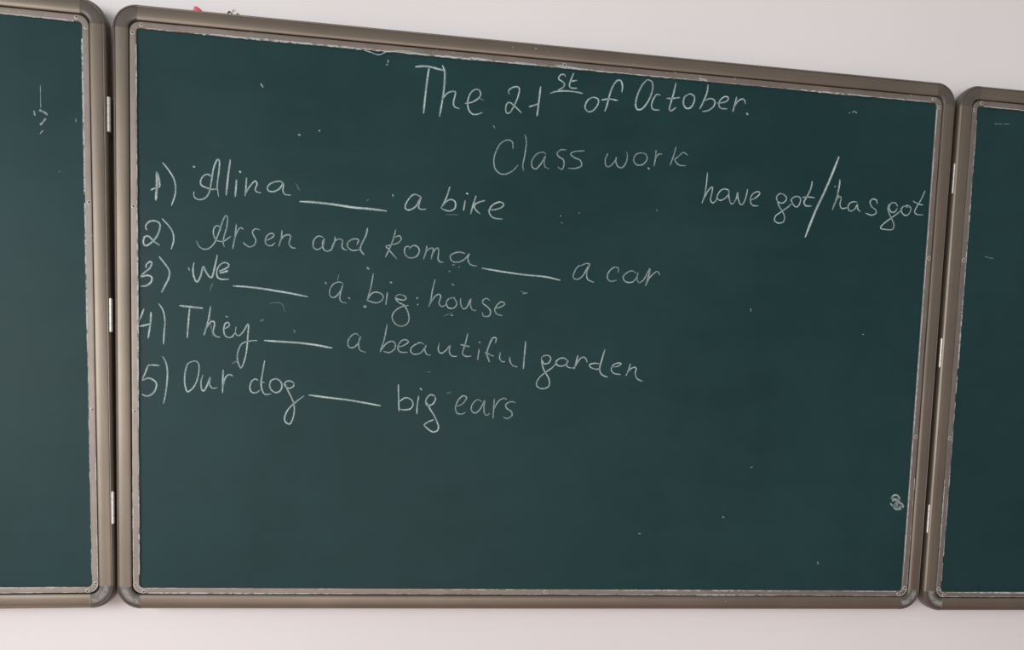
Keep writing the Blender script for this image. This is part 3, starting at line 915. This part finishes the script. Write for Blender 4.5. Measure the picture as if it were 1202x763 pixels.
   (3.2, '5.6,702.6 7.2,701.2'),
   (3.2, '368.7,569.4 369.9,563.2'),
   (4.7, '386.9,274.2 388.7,272.7'),
   (3.2, '172.6,144.2 177.6,142.7'),
   (3.2, '335.7,179.1 339.3,175.9'),
   (3.2, '532.9,94.3 535.1,87.6'),
   (4.1, '-405.0,575.1 -403.5,570.8'),
   (6.3, '-334.9,603.8 -330.7,600.6'),
   (7.3, '-339.1,537.8 -334.6,535.1'),
   (6.3, '-247.3,557.3 -246.5,554.4'),
   (5.4, '-246.3,545.5 -244.7,544.1'),
   (4.1, '-187.5,529.2 -182.9,528.7'),
   (3.5, '-187.4,584.1 -182.8,581.4'),
   (3.2, '-192.4,606.0 -190.2,604.7'),
   (3.2, '-176.1,612.9 -173.2,614.5'),
   (4.7, '-365.6,551.0 -362.6,548.3'),
   (3.8, '-292.9,731.0 -292.1,726.7'),
   (2.5, '-121.6,860.5 -118.5,855.0'),
   (3.2, '-570.7,508.6 -566.5,506.7'),
   (3.5, '-60.1,573.9 -51.7,575.1'),
   (2.5, '178.7,734.9 181.9,735.1'),
   (2.5, '594.0,532.9 597.6,531.5'),
   (2.2, '-182.2,617.0 -188.2,616.6'),
   (2.5, '-631.9,586.7 -630.5,581.1'),
 ]),
 ('chalk_smudge', 'faint chalky haze in the smudge near the lower right corner', 0.3, [
   (9.5, '677.0,223.3 682.7,218.4 690.1,215.2 697.5,212.0'),
   (10.3, '699.9,205.3 694.7,201.9 687.6,201.7 681.7,208.3'),
 ]),
 ('chalk_smudge', 'faint traces of wiped chalk between the sentences', 0.2, [
   (2.2, '-498.9,533.9 -479.1,534.9 -473.2,520.7'),
   (2.2, '-200.9,702.4 -178.5,703.9'),
   (2.5, '-597.3,548.8 -591.8,563.4'),
   (2.8, '-456.8,738.1 -453.9,732.6 -449.6,725.8'),
   (4.1, '-151.3,905.6 -139.3,900.8'),
   (3.2, '-591.6,473.1 -597.2,505.9'),
   (4.7, '-514.3,502.8 -507.3,506.0'),
   (4.7, '-457.2,491.0 -455.7,485.2'),
   (2.2, '-183.1,533.9 -201.0,527.0'),
   (4.7, '-560.6,428.2 -549.3,434.5'),
   (2.2, '-53.1,573.5 -65.6,578.8'),
   (3.2, '-337.7,716.4 -333.4,719.5'),
   (3.2, '-384.8,577.7 -382.1,589.4'),
   (3.2, '-191.5,390.9 -182.5,394.2'),
   (1.9, '-228.6,428.6 -219.6,427.5'),
 ]),
]
WRITING_LEFT = [
 ('chalk_smudge', 'short chalk dabs on the left wing', 0.5, [
   (1.4, '272.2,862.6 272.1,826.6'),
   (4.7, '261.8,821.7 262.9,813.7'),
   (4.7, '269.5,823.6 277.1,820.3 282.1,816.7'),
   (4.1, '279.4,811.1 274.2,803.9 270.2,799.6'),
   (3.2, '275.2,791.9 269.9,786.1'),
   (2.2, '324.6,814.9 325.1,808.2'),
   (2.8, '297.7,728.8 299.0,727.6'),
 ]),
]
WRITING_RIGHT = [
 ('chalk_smudge', 'faint chalk scratches on the right wing', 0.3, [
   (2.5, '-298.7,938.2 -282.8,938.7'),
   (2.5, '-279.3,939.8 -266.9,940.0'),
   (2.5, '-296.6,691.8 -289.3,689.8 -278.4,688.8'),
 ]),
]

write(WRITING_CENTRE, centre)
write(WRITING_LEFT, left)
write(WRITING_RIGHT, right)

# squiggle of thick chalk dust under the top trim, above the date
def trim_flake(pts, wd, y=-3.2 * mm):
    c = catmull([(x * mm, z * mm) for x, z in pts])
    n = len(c)
    return [(x, z, wd * mm * (0.6 + 0.6 * random.random())) for x, z in c]


FL = [([(-345.7, 964.8), (-334.3, 962.3), (-320.7, 959.5), (-304.9, 966.3), (-282.2, 969.2), (-254.8, 968.2)], 2.0), ([(-166.8, 969.0), (-150.5, 968.6), (-129.3, 967.8)], 3.0), ([(-86.8, 968.0), (-77.4, 968.0), (-48.7, 966.9)], 3.4), ([(-15.3, 969.0), (4.0, 968.9), (33.1, 966.9)], 3.2), ([(-159.0, 1022.1), (-93.4, 1024.2)], 0.1), ([(-608.8, 965.6), (-606.1, 965.3), (-602.8, 965.2)], 2.2), ([(-531.3, 967.4), (-524.4, 966.4), (-517.6, 966.2)], 2.4), ([(246.3, 969.3), (254.7, 969.2), (260.4, 966.6)], 3)]
o = strip('chalk_flake', [trim_flake(p_, w_) for p_, w_ in FL], M['chalk'], centre, -3.35 * mm, 0.8)
o['kind'] = 'stuff'
o['label'] = 'thick chalk flakes hanging along the top trim'

for name_, y_, pts_ in (('paint_flecks', -6.05 * mm, [(-253.6, 1001.3, 1.6), (-53.8, 992.9, 4), (-31.8, 990.6, 1.4), (-92.8, 991.5, 1.4), (122.9, 982.5, 1.6), (146.9, 21.9, 2), (-731.6, 766.7, 1.2), (348.2, 16.7, 1.5)]), ('chalk_flecks', -3.3 * mm, [(-662.1, 2.7, 9), (54.5, 4.6, 7), (146.0, 4.0, 9), (277.6, 4.0, 12), (357.5, 3.4, 9), (-590.8, 2.5, 4)])):
    o = strip(name_, [[(x * mm, z * mm, 1.0 * mm), (x * mm + l_ * mm / 2, z * mm + .2 * mm, 2.0 * mm), (x * mm + l_ * mm, z * mm, 1.0 * mm)] for x, z, l_ in pts_], M['chalk'], centre, y_, 0.95)
    o['kind'] = 'stuff'
    o['label'] = 'tiny white flecks on the middle board frame'

# ---------------------------------------------------------------- small things lying on the frame
TOP = 1.10 + BH


def lump(name, x, y, z, rx, ry, rz_, mat, seed, label=None, cat=None):
    random.seed(seed)
    bm = bmesh.new()
    bmesh.ops.create_icosphere(bm, subdivisions=3, radius=1)
    for v in bm.verts:
        c = v.co
        k = 1 + 0.13 * math.sin(3.1 * c.x + seed) + 0.1 * math.sin(4.3 * c.y + 2 * seed) + random.uniform(-.03, .03)
        c.x, c.y, c.z = c.x * k * rx, c.y * k * ry, max(c.z, -0.55) * k * rz_
    zb = min(v.co.z for v in bm.verts)
    for v in bm.verts:
        v.co.z -= zb
        v.co.x *= 1 + 0.35 * (0.5 - v.co.z / rz_ * 0.6)
        v.co.x -= 0.2 * v.co.z
    o = bm_obj(name, bm, mat, None, True)
    o.location = (x, y, z)
    if label:
        o['label'] = label
        o['category'] = cat
    return o


lump('chalk_stub', -0.6185, 0.0085, TOP, 7.0 * mm, 4.5 * mm, 6.4 * mm, M['pink'], 3, 'pink lump of chalk lying on top of the middle board frame', 'chalk')

clip = empty('plastic_clip', Matrix.Translation((-0.5625, 0.0075, TOP)), 'tiny clear plastic clip with dark feet on top of the middle board frame', 'clip')
clip.scale = (1.25, 1.25, 1.35)
ns, rt = 14, 1.1 * mm
for (x0, r0, nm, mt) in ((0.0022, 4.0, 'clear_arch', 'clear'), (-0.0042, 2.6, 'foot_loop', 'grey_foot')):
    secs = []
    for i in range(ns + 1):
        a = PI * i / ns
        ce = Vector((x0 + math.cos(a) * r0 * mm, 0, 0.6 * mm + math.sin(a) * r0 * 1.7 * mm))
        d = Vector((math.cos(a), 0, math.sin(a)))
        secs.append([tuple(ce + d * rt * .8 * math.cos(t) + Vector((0, 1, 0)) * rt * 1.6 * math.sin(t)) for t in [2 * PI * k / 8 for k in range(9)]])
    v, f = loft(secs)
    mesh_obj(nm, v, f, M[mt], clip, True)
bm = bmesh.new()
box(bm, 4.6 * mm, 8.2 * mm, -2 * mm, 2 * mm, 0, 3.4 * mm, 0.5 * mm)
bm_obj('clip_foot', bm, M['grey_foot'], clip)
